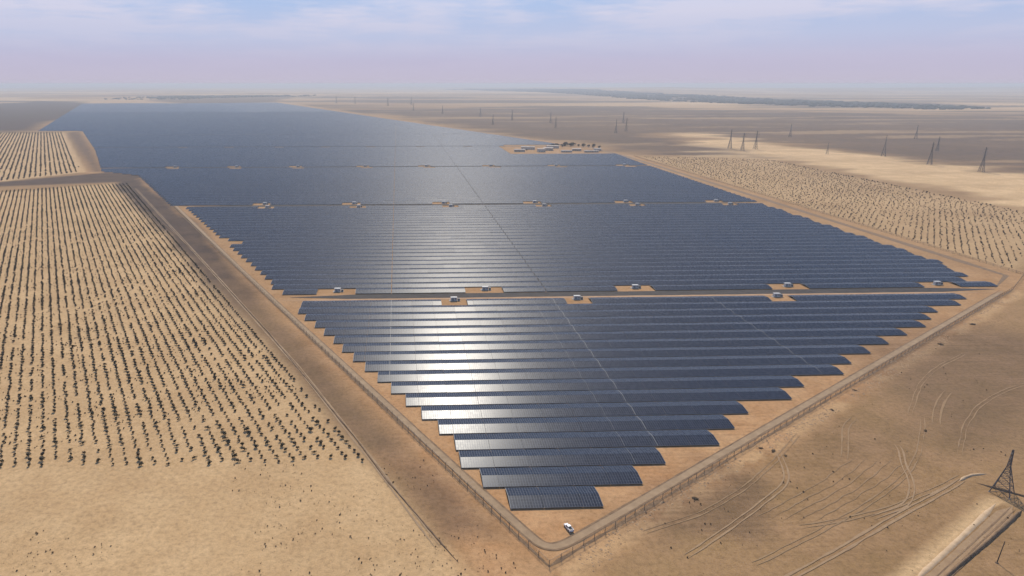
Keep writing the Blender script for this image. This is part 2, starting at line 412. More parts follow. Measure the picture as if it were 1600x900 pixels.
def build_ground():
    radii = [0, 20, 45, 75, 100]
    r = 120.0
    while r < 29500: radii.append(r); r *= 1.0105
    radii.append(29500)
    radii = np.array(radii)
    ang = np.concatenate([np.arange(-58, 62, .22), np.arange(62, 302, 5.0)])
    A = np.radians(ang); na = len(A); nr = len(radii)
    RR, AA = np.meshgrid(radii, A, indexing='ij')
    X = RR * np.sin(AA); Y = RR * np.cos(AA)
    Z = terrain(X, Y); Z[0] = Z[0, 0]
    V = np.stack([X, Y, Z], -1).reshape(-1, 3)
    i = np.arange(nr - 1)[:, None]; j = np.arange(na)[None]
    a = i * na + j; b = i * na + (j + 1) % na
    F = np.stack([a, a + na, b + na, b], -1).reshape(-1, 4)[na:]
    F = np.vstack([F, ])
    me = mesh_np('desert_ground', V, F, M['ground'], True)
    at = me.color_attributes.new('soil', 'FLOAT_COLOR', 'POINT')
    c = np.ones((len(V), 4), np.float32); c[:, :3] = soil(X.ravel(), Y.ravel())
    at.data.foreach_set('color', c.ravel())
    # centre fan under the camera
    o = link('desert_ground', me); o['kind'] = 'structure'
    return o
build_ground()

def resample(pts, step):
    out = []
    for (ax, ay), (bx, by) in zip(pts[:-1], pts[1:]):
        L = math.hypot(bx - ax, by - ay); n = max(1, int(L / step))
        for k in range(n): out.append((ax + (bx - ax) * k / n, ay + (by - ay) * k / n))
    out.append(pts[-1]); return np.array(out, float)
def smooth_line(p, it=2):
    for _ in range(it):
        q = [p[0]]
        for a, b in zip(p[:-1], p[1:]):
            q += [(a[0] * .75 + b[0] * .25, a[1] * .75 + b[1] * .25), (a[0] * .25 + b[0] * .75, a[1] * .25 + b[1] * .75)]
        q.append(p[-1]); p = q
    return p
def strip(name, pts, w, mat, z=.10, offs=(0,), rag=.25, step=3, parent=None, height=0.0, seed=5, taper=True, wob=.0):
    """ragged sheet (height 0) or rounded bank along a line on the ground"""
    P = resample(pts, step)
    T = np.gradient(P, axis=0); T /= np.linalg.norm(T, axis=1)[:, None] + 1e-9
    Nn = np.stack([-T[:, 1], T[:, 0]], -1)
    prof = np.array([-1, -.55, 0, .55, 1]) if height else np.array([-1, 0, 1])
    hp = np.array([0, .7, 1, .7, 0]) if height else np.array([0, 0, 0])
    VV, FF, base = [], [], 0
    s = np.arange(len(P))
    for of in offs:
        ww = w / 2 * (1 + rag * 2 * (fbm(P[:, 0] / 7 + of, P[:, 1] / 7, seed, 3) - .5))
        hh = 1 + .9 * (fbm(P[:, 0] / 5, P[:, 1] / 5 + of, seed + 3, 3) - .5)
        if taper:
            e = np.clip(np.minimum(s, s[::-1]) / 4, 0.05, 1); ww = ww * e; hh = hh * e
        cen = P + Nn * (of + wob * (fbm(P[:, 0] / 9, P[:, 1] / 9, seed + 9, 2) - .5))[:, None] if wob else P + Nn * of
        k = len(prof)
        X = cen[:, None, 0] + Nn[:, None, 0] * ww[:, None] * prof
        Y = cen[:, None, 1] + Nn[:, None, 1] * ww[:, None] * prof
        Z = terrain(X, Y) + z + (height * hp[None] * hh[:, None] if height else 0)
        if height: Z[:, 0] -= z + .1; Z[:, -1] -= z + .1
        VV.append(np.stack([X, Y, Z], -1).reshape(-1, 3))
        i = np.arange(len(P) - 1)[:, None]; j = np.arange(k - 1)[None]; a = base + i * k + j
        FF.append(np.stack([a, a + k, a + k + 1, a + 1], -1).reshape(-1, 4)[:, ::-1]); base += len(P) * k
    return link(name, mesh_np(name, np.vstack(VV), np.vstack(FF), mat, True), parent)
def st(o): o['kind'] = 'structure'; return o

# perimeter track just inside the fence, rounded at the near corner
TR = [(-438, 1224), (-46.5 - .4845 * 206, 606), (25.2 - .4845 * 60, 317), (25.2, 257.5), (40, 228), (47, 214), (51, 207.5), (57, 207.2), (68, 214.5), (131.7, 259.2), (234.9, 331.8), (487, 508.5)]
st(strip('perimeter_track', smooth_line(TR, 2), 3.4, M['track'], .12, step=4, rag=.3))
st(strip('track_edge', smooth_line(TR, 2), .8, M['spoil'], .16, offs=(-1.9, 1.9), step=4, rag=.8))
st(strip('boundary_track', [(487, 516), (528, 552), (529, 1000), (526, 1560), (500, 1880), (200, 2670)], 9, M['spoil'], .12, step=25, rag=.3))
for i, yc in enumerate((510.5, 933.8, 1384.8, 1851.0)):
    xl = 42.4 - .4835 * (yc - 230)
    if i == 2: xl = -585
    if i == 3: xl = -800
    if i == 0:
        st(strip('cross_lane', [(xl - 4, 505), (470, 505)], 4.5, M['lane'], .10, step=12, rag=.25))
        st(strip('eave_shade_strip', [(xl + 8, 512.8), (484, 512.8)], 11.5, M['lane_shade'], .11, step=12, rag=.12))  # dark sheet painting in the shade below the next row's front eave
    else: st(strip('eave_shade_strip', [(xl + 4, yc), (502, yc)], [0, 12.5, 12, 12][i], M['lane_shade'], .11, step=20, rag=.05))  # same painted eave shade across the farther lanes
st(strip('old_field_track', [(19.5, 200), (-7.4, 255.6), (-19.9, 285.9), (-87.8, 434.1), (-208.3, 679.1), (-453.5, 1141.0)], 1.1, M['spoil'], .1, rag=.8, height=.35))
st(strip('strip_wheel_track', [(13, 208), (-10, 262), (-60, 375), (-180, 622), (-420, 1110)], .7, M['track'], .1, offs=(-.9, .9), rag=.6))
st(strip('fence_foot_strip', FENCE_RIGHT, 1.5, M['spoil'], .08, step=2.5, rag=1.0, taper=False))
st(strip('fence_foot_strip', FENCE_LEFT, 1.3, M['spoil'], .08, step=4, rag=.8, taper=False))
# right foreground tracks
st(strip('dirt_track', smooth_line([(110, 178), (135.6, 190.3), (162.8, 204.5), (190.3, 219.4), (224.4, 236.7), (236.0, 243.0)]), .85, M['rut'], .14, offs=(-1.0, 1.0), rag=.7, step=2, wob=.5))
st(strip('dirt_track', smooth_line([(100, 200), (112.5, 208.3), (147.1, 233.0), (160.6, 244.0), (166.0, 253.6), (171.0, 269.5)]), .65, M['rut'], .14, offs=(-.95, .95), rag=.8, step=2, wob=.6))
st(strip('dirt_track', smooth_line([(229, 273), (227.1, 267.3), (218.6, 254.1), (215.0, 244.2), (206.6, 232.8), (199.3, 226.6), (180, 219)]), .6, M['rut'], .14, offs=(-.9, .9), rag=.8, step=2, wob=.6))
st(strip('dirt_track', smooth_line([(262, 292), (268.1, 300.0), (283, 316), (297.6, 328.8)]), .7, M['faint'], .14, offs=(-2.2, 1.0), rag=.9, step=2, wob=.8))
st(strip('dirt_track', smooth_line([(196, 262), (206, 276), (216, 292), (226, 300)]), .6, M['faint'], .14, offs=(-2.0, .6), rag=.9, step=2, wob=.8))
for k_, pl_ in enumerate([[(122, 195), (160, 214), (205, 240), (232, 262), (262, 300)], [(90, 214), (120, 226), (150, 247), (190, 285)], 
                          [(250, 262), (285, 300), (330, 330), (400, 352)], [(255, 300), (300, 350), (350, 380)], [(150, 215), (185, 222), (215, 235), (238, 246)]]):
    st(strip('dirt_track', smooth_line(pl_, 3), .42, M['faint'], .12, offs=(-.9, .9), rag=1.3, step=1.6, wob=.9, seed=80 + k_))
st(strip('dirt_road', [(168, 178.5), (182, 187.0), (206, 202), (226, 214.5), (241, 224.2)], 5.0, M['rut'], .13, rag=.15, step=2))
st(strip('road_rut', [(169, 178), (183, 186.5), (207, 201.5), (227, 214), (241, 223)], .5, M['spoil'], .18, offs=(-1.6, -.3, 1.2), rag=.8, step=2))
for a0 in range(5):                                        # faint plough lines on the field
    c = 6 + a0 * 4.8
    st(strip('plough_line', [(128 + c * 1.1, 222 - c * .2), (165 + c * 1.2, 243 - c * .15), (196 + c * 1.1, 264 - c * .2)], .38, M['faint'], .12, rag=1.0, step=3, wob=2.0, seed=60 + a0))
tag(strip('sand_bank', [(170, 183), (176, 187.6), (202.2, 204.2), (222, 217), (237, 227.0)], 2.2, M['pale'], 0, height=.35, step=2.5, rag=.25), 'pale sand bank thrown up along the left edge of the dirt road', 'sand bank')
tag(strip('earth_ridge', [(172, 178.5), (184.6, 186.8), (211.5, 202.5), (242.8, 221.8)], 1.5, M['spoil'], 0, height=1.0, step=1.2, rag=.5), 'steep dark earth ridge along the right edge of the dirt road', 'earth ridge')
tag(strip('sand_mound', [(233.5, 242.0), (238, 244.6), (243.0, 246.6), (250.5, 247.2)], 1.7, M['pale'], 0, height=.6, step=1, rag=.4), 'bright pale sand mound beside the end of the wheel track', 'sand mound')
tag(strip('earth_ridge', [(240, 241), (244, 237), (250, 232), (255, 227), (262, 220)], 1.6, M['spoil'], 0, height=.8, step=1.2, rag=.8), 'low reddish earth ridge running past the feet of the nearest lattice pylon', 'earth ridge')
def clods():
    P = resample([(62, 197), (89.2, 222.0), (130, 248), (171.1, 277.2), (220.9, 309.5), (291.1, 360), (400, 437), (490, 503)], 1.0)
    g = np.random.default_rng(3); V, F = [], []
    for k in range(2600):
        p = P[g.integers(0, len(P))]; off = g.normal(0, 2.2)
        x, y = p[0] + off * .57, p[1] - off * .82
        if fbm(x / 10, y / 10, 17, 3) < .47: continue
        r = .16 + .55 * g.random() ** 3; z = float(terrain(x, y)); n = len(V)
        ring = [(x + math.cos(a) * r * g.uniform(.7, 1.4), y + math.sin(a) * r * g.uniform(.7, 1.4), z) for a in (0, 1.57, 3.14, 4.71)]
        V += ring + [(x + g.normal(0, .1) * r, y, z + r * g.uniform(.5, .9))]
        F += [(n, n + 1, n + 4), (n + 1, n + 2, n + 4), (n + 2, n + 3, n + 4), (n + 3, n, n + 4)]
    tag(link('spoil_clods', mesh_np('spoil_clods', V, F, M['spoil2'])), 'scattered clods of dug sand along the outside of the right hand fence', 'clods', kind='stuff')
clods()

# ---------------------------------------------------------------- solar rows
P_ = 15.13
STATIONS = []            # (x, y, where)
def build_row(x0, x1, y0, label, major_only=False, stuff=None):
    """one long roof-shaped row of panels from x0 to x1, front eave at y0"""
    g0 = -6.0
    x0 = g0 + round((x0 - g0) / MODW) * MODW; x1 = g0 + round((x1 - g0) / MODW) * MODW
    segs = []
    x = x0
    while x < x1 - .5:
        nxt = g0 + (math.floor((x - g0) / 15.5 + 1e-4) + 1) * 15.5
        if major_only: nxt = g0 + (math.floor((x - g0) / 124 + 1e-4) + 1) * 124
        e = min(nxt, x1)
        major = round(e - g0) in (0, 124) or (round(e - g0) == 248 and y0 < 500)
        ge = 0 if e >= x1 - .01 else ((.3 if y0 < 500 else .6) if major else (.10 if y0 < 500 else 0))
        if e - x > .6: segs.append((x, e - ge))
        x = e
    return x0, x1, segs
def slab(mb, a, b, y0, z0, y1, z1, th=.06):
    mb.hexa([(a, y0, z0 - th), (b, y0, z0 - th), (b, y1, z1 - th), (a, y1, z1 - th), (a, y0, z0), (b, y0, z0), (b, y1, z1), (a, y1, z1)])
def make_row(x0, x1, y0, label, detail=True):
    x0, x1, segs = build_row(x0, x1, y0, label, not detail)
    if not segs: return None
    t = empty('solar_panel_row', (x0, y0, 0))
    tag(t, label, 'solar panels', 'long rows of roof shaped solar panels')
    for nm, ya, za, yb, zb in (('front_panel_slope', 0, EAVE, SL, EAVE + RISE), ('rear_panel_slope', SL + .06, EAVE + RISE, 2 * SL + .06, EAVE)):
        mb = MB()
        for a, b in segs:
            rr_ = random.Random(int(a * 7 + y0 * 13)); dz = rr_.uniform(-.05, .05) if detail else 0; dt = rr_.uniform(-.035, .035) if detail else 0
            slab(mb, a - x0, b - x0, ya, za + dz + (dt if ya == 0 else 0), yb, zb + dz + (dt if ya else 0))
        mb.build(nm, M['panel'], t)
    mb = MB()                                               # steel under the glass: front and rear beam, ridge beam, posts, end trims
    L = x1 - x0
    mb.box(.1, L - .2, .15, .30, EAVE - .30, EAVE - .075); mb.box(.1, L - .2, 2 * SL - .25, 2 * SL - .1, EAVE - .30, EAVE - .075)
    if detail:
        mb.box(.1, L - .2, SL - .1, SL + .1, EAVE + RISE - .35, EAVE + RISE - .14)
        nleg = max(2, int(L / 5.2)); 
        for k in range(nleg + 1):
            xx = .2 + (L - .6) * k / nleg
            for yy, zt in ((.22, EAVE - .3), (SL, EAVE + RISE - .35), (2 * SL - .18, EAVE - .3)):
                mb.box(xx - .06, xx + .06, yy - .06, yy + .06, 0, zt)
    mb.build('support_frame', M['frame'], t)
    for s in (-1, 1):
        mb = MB()
        xa, xb = (-.16, -.01) if s < 0 else (segs[-1][1] - x0 + .01, segs[-1][1] - x0 + .16)
        slab(mb, xa, xb, 0, EAVE + .03, SL, EAVE + RISE + .03, .14); slab(mb, xa, xb, SL + .06, EAVE + RISE + .03, 2 * SL + .06, EAVE + .03, .14)
        if detail: mb.build('edge_trim', M['trim'], t)
    if y0 < 500:                                            # pale cable covers lying across the row at the table joints
        for q in (-6.0, 102.5, 118.0, 242.0):
            if x0 + 3 < q < x1 - 3:
                mb = MB(); xa, xb = (q - x0 - .27, q - x0 + .03) if q != 102.5 else (q - x0 - .14, q - x0 - .02)
                slab(mb, xa, xb, 0, EAVE + .05, SL, EAVE + RISE + .05, .08); slab(mb, xa, xb, SL + .06, EAVE + RISE + .05, 2 * SL + .06, EAVE + .05, .08)
                mb.build('cable_cover', M['trim'], t)
    return t

ORD = ['zeroth', 'first', 'second', 'third', 'fourth', 'fifth', 'sixth', 'seventh', 'eighth', 'ninth', 'tenth', 'eleventh', 'twelfth', 'thirteenth',
       'fourteenth', 'fifteenth', 'sixteenth', 'seventeenth', 'eighteenth', 'nineteenth']
TENS = {20: 'twent', 30: 'thirt', 40: 'fort', 50: 'fift', 60: 'sixt', 70: 'sevent', 80: 'eight', 90: 'ninet'}
def ordw(n):
    if n < 20: return ORD[n]
    if n >= 100: return 'hundred and ' + ordw(n - 100) if n > 100 else 'hundredth'
    t, u = n // 10 * 10, n % 10
    return TENS[t] + 'ieth' if u == 0 else TENS[t] + 'y ' + ORD[u]

rows = []    # (y0, x0, x1, label)
RIGHT1 = [79.7, 100.8, 115.5, 146.3, 161.7, 176.0, 206.1, 221.7, 253.7, 268.3, 291.1, 313.0, 336.4, 360.2, 376.5, 392.5, 422.6, 439.5]
LEFT1 = [42.4, 33.6, 26.3, 25.4, 18.0, 10.7, 3.0, -4.4, -12.7, -20.2, -27.7, -35.8, -42.7, -50.7, -58.3, -66.5, -73.8, -73.8]
front_st = [42.4, 138, 296]
def split(x0, x1, cl):
    """cut [x0,x1] by clearings [(a,b),...]"""
    out = []; x = x0
    for a, b in sorted(cl):
        if b <= x0 or a >= x1: continue
        if a > x: out.append((x, a))
        x = max(x, b)
    if x < x1: out.append((x, x1))
    return [s for s in out if s[1] - s[0] > 3]
PART = {1: [''], 2: ['left', 'right']}
def seglabel(base, n, i):
    if n == 1: return base
    if i == 0: return base + ', leftmost piece'
    if i == n - 1: return base + ', rightmost piece'
    return base + ', ' + ordw(i + 1) + ' piece from left'
for k in range(18):
    y0 = 230 + P_ * k
    cl = [(x - 11, x + 9) for x in front_st] if k == 17 else []
    ss = split(LEFT1[k], RIGHT1[k], cl)
    if k == 0: base = 'shortest navy solar panel row at the near corner, its left end grey with glare'
    elif k == 17: base = 'navy solar panel row just in front of the first cross lane'
    else: base = ordw(k + 1) + ' navy solar panel row from the near corner of the farm'
    for i, (a, b) in enumerate(ss): rows.append((y0, a, b, seglabel(base, len(ss), i)))
for x in front_st: STATIONS.append((x, y0 + 6.5, 'front', 0))
b2 = [-49, 70, 193, 320, 447]
LB = {0: 0, 1: -4, 12: 17, 13: 6}
nb = 27
for k in range(nb):
    y0 = 519.5 + P_ * k
    xl = 42.4 - .4835 * (y0 - 230) + 5.5 + LB.get(k, 0)
    xr = [492, 478, 492, 492, 498][k] if k < 5 else 503 + 3 * math.sin(k * 1.7)
    cl = [(x - 17, x + 14) for x in b2] if k == 0 else ([(x - 13, x + 9) for x in (-176, -53, 72, 200, 329, 459)] if k == nb - 1 else [])
    ss = split(xl, xr, cl)
    base = 'blue solar panel row just behind the first cross lane' if k == 0 else ('blue solar panel row just in front of the second cross lane' if k == nb - 1 else ordw(k + 1) + ' blue solar panel row behind the first cross lane')
    for i, (a, b) in enumerate(ss): rows.append((y0, a, b, seglabel(base, len(ss), i)))
for x in b2: STATIONS.append((x, 519.5 + 7, 'behind', 0))
c2 = [-186, -63, 62, 190, 319, 449]
c3 = [-445, -323, -201, -66, 58, 189, 323, 464]
def xspan(y):
    xs = []
    for (ax, ay), (bx, by) in zip(PANELS_FAR, PANELS_FAR[1:] + PANELS_FAR[:1]):
        if (ay > y) != (by > y): xs.append(ax + (bx - ax) * (y - ay) / (by - ay))
    xs.sort(); return [(xs[i], xs[i + 1]) for i in range(0, len(xs) - 1, 2)]
COMP = [(250, 1800), (257, 1634), (560, 1634), (560, 1852), (445, 1905), (285, 1885)]
blocks = []; yb_ = 940.2
for n_ in (29, 30, 30, 31, 31, 32, 32, 38, 45, 105): blocks.append((yb_, yb_ + n_ * P_ + .1)); yb_ += n_ * P_ + 12.0
far_rows = []
lanes_txt = ['second', 'third', 'fourth', 'fifth', 'sixth', 'seventh', 'eighth', 'ninth', 'tenth', 'eleventh']
for bi, (ya, yb) in enumerate(blocks):
    n = int((yb - ya) / P_)
    for k in range(n):
        y0 = ya + P_ * k
        cl = []
        if bi == 0 and k == 0: cl = [(x - 15, x + 10) for x in c2]
        if bi == 0 and k == n - 1: cl = [(x - 8, x + 16) for x in c3]
        if bi == 1 and k == 0: cl = [(x - 18, x + 8) for x in c3]
        if ya < 1700 and y0 > 1630: cl += [(268, 620)]
        if bi == 2 and k < 2: cl += [(285, 620)]
        if bi == 1 and k == n - 1: cl += [(x - 12, x + 12) for x in (-560, -440, -310, -190, -70, 60, 185)]
        ss = []
        for a, b in xspan(y0 + SL): ss += split(a, b, cl)
        base = 'hazy blue solar panel row, ' + (ordw(k + 1) if k else 'first') + ' behind the ' + lanes_txt[bi] + ' cross lane'
        for i, (a, b) in enumerate(ss):
            if b - a > 6: rows.append((y0, a, b, seglabel(base, len(ss), i)))
rows.sort(key=lambda r: r[0])
near_rows, far_rows = rows[:300], rows[300:]
for (y0, a, b, lab) in near_rows: make_row(a, b, y0, lab, y0 < 1000)
V, F = [], []
for (y0, a, b, lab) in far_rows:
    for ya, za, yb, zb in ((0, EAVE, SL, EAVE + RISE), (SL + .06, EAVE + RISE, 2 * SL + .06, EAVE)):
        n = len(V)
        for z in (-.06, 0):
            V += [(a, y0 + ya, za + z), (b, y0 + ya, za + z), (b, y0 + yb, zb + z), (a, y0 + yb, zb + z)]
        F += [tuple(n + q for q in f) for f in ((0, 3, 2, 1), (4, 5, 6, 7), (0, 1, 5, 4), (1, 2, 6, 5), (2, 3, 7, 6), (3, 0, 4, 7))]
o = link('distant_solar_rows', mesh_np('distant_solar_rows', V, F, M['panel']))
tag(o, 'farthest blue solar panel rows fading into the haze below the horizon', 'solar panels', kind='stuff')

# ---------------------------------------------------------------- inverter stations in the clearings
def make_station():
    t = empty('inverter_cabin', (0, 0, 0))
    mb = MB(); mb.box(-5.2, 5.2, -2.2, 2.2, 0, .3); mb.build('concrete_base', M['conc'], t)
    mb = MB(); mb.box(-3.6, 2.2, -1.4, 1.4, .3, 3.1); mb.build('cabin_body', M['white'], t)
    mb = MB(); mb.hexa([(-3.8, -1.6, 3.1), (2.4, -1.6, 3.1), (2.4, 1.6, 3.1), (-3.8, 1.6, 3.1), (-3.7, -1.5, 3.35), (2.3, -1.5, 3.35), (2.3, 1.5, 3.35), (-3.7, 1.5, 3.35)])
    mb.build('roof', M['white'], t)
    for x in (-2.9, -1.7):
        mb = MB(); mb.box(x, x + 1.1, -1.45, -1.403, .45, 2.7); d = mb.build('door', M['grey'], t)
        mb = MB(); mb.box(x + .85, x + .95, -1.52, -1.453, 1.4, 1.6); mb.build('handle', M['dark'], d)
    mb = MB()
    for z in np.arange(1.2, 2.6, .2): mb.box(.2, 1.6, -1.45, -1.403, z, z + .12)
    mb.build('vent_louvre', M['dark'], t)
    mb = MB(); mb.box(2.9, 4.9, -1.1, 1.1, .3, 2.2)
    for k in range(9): mb.box(3.0 + k * .21, 3.06 + k * .21, -1.45, -1.1, .6, 2.0)
    tr = mb.build('transformer', M['grey'], t)
    mb = MB()
    for k in range(3): mb.cyl((3.3 + k * .6, 0, 2.2), (3.3 + k * .6, 0, 2.75), .12, .07, 8)
    mb.build('bushing', M['glassy'], tr)
    return t
def copy_tree(o, parent=None):
    c = o.copy(); COL.objects.link(c); c.parent = parent
    for ch in list(kids.get(o.name, [])): copy_tree(ch, c)
    return c
kids = {}
def scan(o):
    kids[o.name] = [c for c in bpy.data.objects if c.parent == o]
    for c in kids[o.name]: scan(c)
proto = make_station(); scan(proto)
ST = []
for i, (x, y, lab) in enumerate([(42.4, 500, 'white inverter cabin in the left one of three clearings in front of the first lane'),
                                 (138, 500, 'white inverter cabin in the middle one of three clearings in front of the first lane'),
                                 (296, 500, 'white inverter cabin in the right one of three clearings in front of the first lane')]): ST.append((x, y, lab))
for i, x in enumerate(b2): ST.append((x, 527.5, 'white inverter cabin in the ' + ['leftmost', 'second', 'third', 'fourth', 'rightmost'][i] + ' sandy clearing just behind the first cross lane'))
for i, x in enumerate(c2): ST.append((x + 2, 947, 'small pale inverter cabin at the ' + ['leftmost', 'second', 'third', 'fourth', 'fifth', 'rightmost'][i] + ' clearing behind the second cross lane'))
for i, x in enumerate((-176, -53, 72, 200, 329, 459)): ST.append((x, 921, 'small pale inverter cabin at the ' + ['leftmost', 'second', 'third', 'fourth', 'fifth', 'rightmost'][i] + ' clearing in front of the second cross lane'))
for i, x in enumerate(c3): ST.append((x, 1397, 'tiny inverter cabin at the ' + ['leftmost', 'second', 'third', 'fourth', 'fifth', 'sixth', 'seventh', 'rightmost'][i] + ' clearing along the third cross lane'))
for i, (x, y, lab) in enumerate(ST):
    o = proto if i == 0 else copy_tree(proto)
    o.location = (x, y, 0); o.scale = (.82, .82, .88); tag(o, lab, 'cabin', 'inverter cabins in the sandy clearings')

# ---------------------------------------------------------------- fences
def fence(pts, label, step=6.0, h=2.4):
    P = resample(pts, step)
    org = P[0]
    t = empty('perimeter_fence', (org[0], org[1], 0)); tag(t, label, 'fence')
    # mesh sheet
    V, F = [], []
    s = 0
    mb = MB()
    for k in range(len(P) - 1):
        a, b = P[k] - org, P[k + 1] - org
        za, zb = float(terrain(*P[k])), float(terrain(*P[k + 1]))
        n = len(V); V += [(a[0], a[1], za + .05), (b[0], b[1], zb + .05), (b[0], b[1], zb + h), (a[0], a[1], za + h)]; F.append((n, n + 1, n + 2, n + 3))
        mb.bar((a[0], a[1], za + h), (b[0], b[1], zb + h), .07)
    link('wire_mesh', mesh_np('wire_mesh', V, F, M['fencew']), t)
    mb.build('top_rail', M['post'], t)
    pm = MB(); pm.box(-.08, .08, -.08, .08, -.1, h + .1); pm.bar((0, 0, h + .08), (.35, 0, h + .5), .07)
    d = P[-1] - P[0]; rz = math.atan2(d[1], d[0]) - math.pi / 2
    p0 = pm.build('post', M['post'], t); rest = []
    order = sorted(range(len(P)), key=lambda k: P[k][1] ** 2 + P[k][0] ** 2)
    for i, k in enumerate(order):
        q = P[k] - org; z = float(terrain(*P[k]))
        if i < 100:
            p = p0 if i == 0 else p0.copy()
            if i: COL.objects.link(p)
            p.location = (q[0], q[1], z); p.rotation_euler = (0, 0, rz)
        else: rest.append((q[0], q[1], z))
    if rest:
        mb = MB()
        for x, y, z in rest: mb.box(x - .08, x + .08, y - .08, y + .08, z - .1, z + h + .1)
        o = mb.build('far_posts', M['post'], t); o['kind'] = 'stuff'
    return t
fence(FENCE_LEFT, 'long wire fence running from the near corner up the left side of the farm')
fence(FENCE_RIGHT, 'long wire fence running from the near corner up the right side of the farm')
fence([(500.5, 513.5), (544, 552), (546, 1000), (543, 1570)], 'faint wire fence between the far right panel ends and the scrubby planted plot', step=8)

# ---------------------------------------------------------------- trees
def crown_arrays(r, h, nleaf, seed, ls=1.0):
    """uneven crown: clumps of small leaf faces through its volume"""
    g = np.random.default_rng(seed)
    V, F = [], []
    nb_ = 5 + seed % 3
    cl = [(g.normal(0, r * .25), g.normal(0, r * .25), h * (.24 + .24 * g.random()), r * (.46 + .2 * g.random())) for _ in range(nb_)]
    for k in range(nleaf):
        c = cl[k % nb_]
        d = g.normal(size=3); d /= np.linalg.norm(d); rad = c[3] * (.55 + .5 * g.random())
        p = np.array([c[0] + d[0] * rad, c[1] + d[1] * rad, max(.10, c[2] + d[2] * rad * .8)])
        u = g.normal(size=3); u /= np.linalg.norm(u); v = np.cross(u, d); v /= np.linalg.norm(v) + 1e-6
        s = r * (.13 + .13 * g.random()) * ls
        n = len(V); V += [p - u * s, p + v * s * .7, p + u * s, p - v * s * .7]; F.append((n, n + 1, n + 2, n + 3))
    return np.array(V), np.array(F)
tree_meshes = []
for k in range(6):
    rr = [1.0, 1.15, .9, 1.25, 1.05, .95][k]; hh = [2.3, 2.6, 2.0, 2.8, 2.4, 1.9][k]
    V, F = crown_arrays(rr, hh, 150, k + 3)
    me = mesh_np('crown', V, F, M['leaf'] if k < 4 else M['leaf2'])
    mb = MB(); mb.cyl((0, 0, 0), (.05, .03, hh * .45), .10, .06, 6)
    for q in range(4):
        a = q * 1.6 + k; mb.cyl((.05, .03, hh * .4), (math.cos(a) * rr * .5, math.sin(a) * rr * .5, hh * .72), .05, .02, 5)
    tm = bpy.data.meshes.new('trunk'); tm.from_pydata(mb.v, [], mb.f); tm.materials.append(M['bark']); tm.update()
    tree_meshes.append((me, tm))
# the planted grid of the left field
ca, cp = math.cos(PITCH), math.sin(PITCH); cyw, syw = math.cos(R(2.3)), math.sin(R(2.3))
def pix(x, y, z=0.0):
    rx = x * cyw - y * syw; fw = x * syw + y * cyw
    dz = z - H
    f_ = fw * ca - dz * sp_ if False else fw * math.cos(PITCH) - dz * math.sin(PITCH)
    up = fw * math.sin(PITCH) + dz * math.cos(PITCH)
    return 665 + 1067 * rx / f_, 450 - 1067 * up / f_
grid = []
SPC, SPA = 5.4, 4.6
for c in range(0, 46):
    idx = 0
    off = rng.random() * 3
    for a in range(-34, 222):
        x, y = oxy(a * SPA + off, c * SPC + 1.5)
        if y < 268.5 or a * SPA > 1000: continue
        if y > 1128 + .22 * (x + 640) - 6: continue
        g1 = float(fbm(x / 55, y / 55, 101, 3)); g2 = float(fbm(x / 16, y / 16, 103, 2))
        if rng.random() < .06 + .3 * max(0, .42 - g1) * 3: continue
        x += rng.normal(0, .22); y += rng.normal(0, .22)
        s = .70 + .5 * max(0, g2 - .25) + .22 * rng.random() + (.12 if g1 > .62 else 0) + (.28 if rng.random() < .03 else 0)
        if y < 300 and x > -75: s += .15
        idx += 1
        u, v = pix(x, y)
        if u < -60: continue
        grid.append((x, y, s, c, idx, u, v))
vis = [g_ for g_ in grid if -2 <= g_[5]]
vis.sort(key=lambda g_: g_[1])
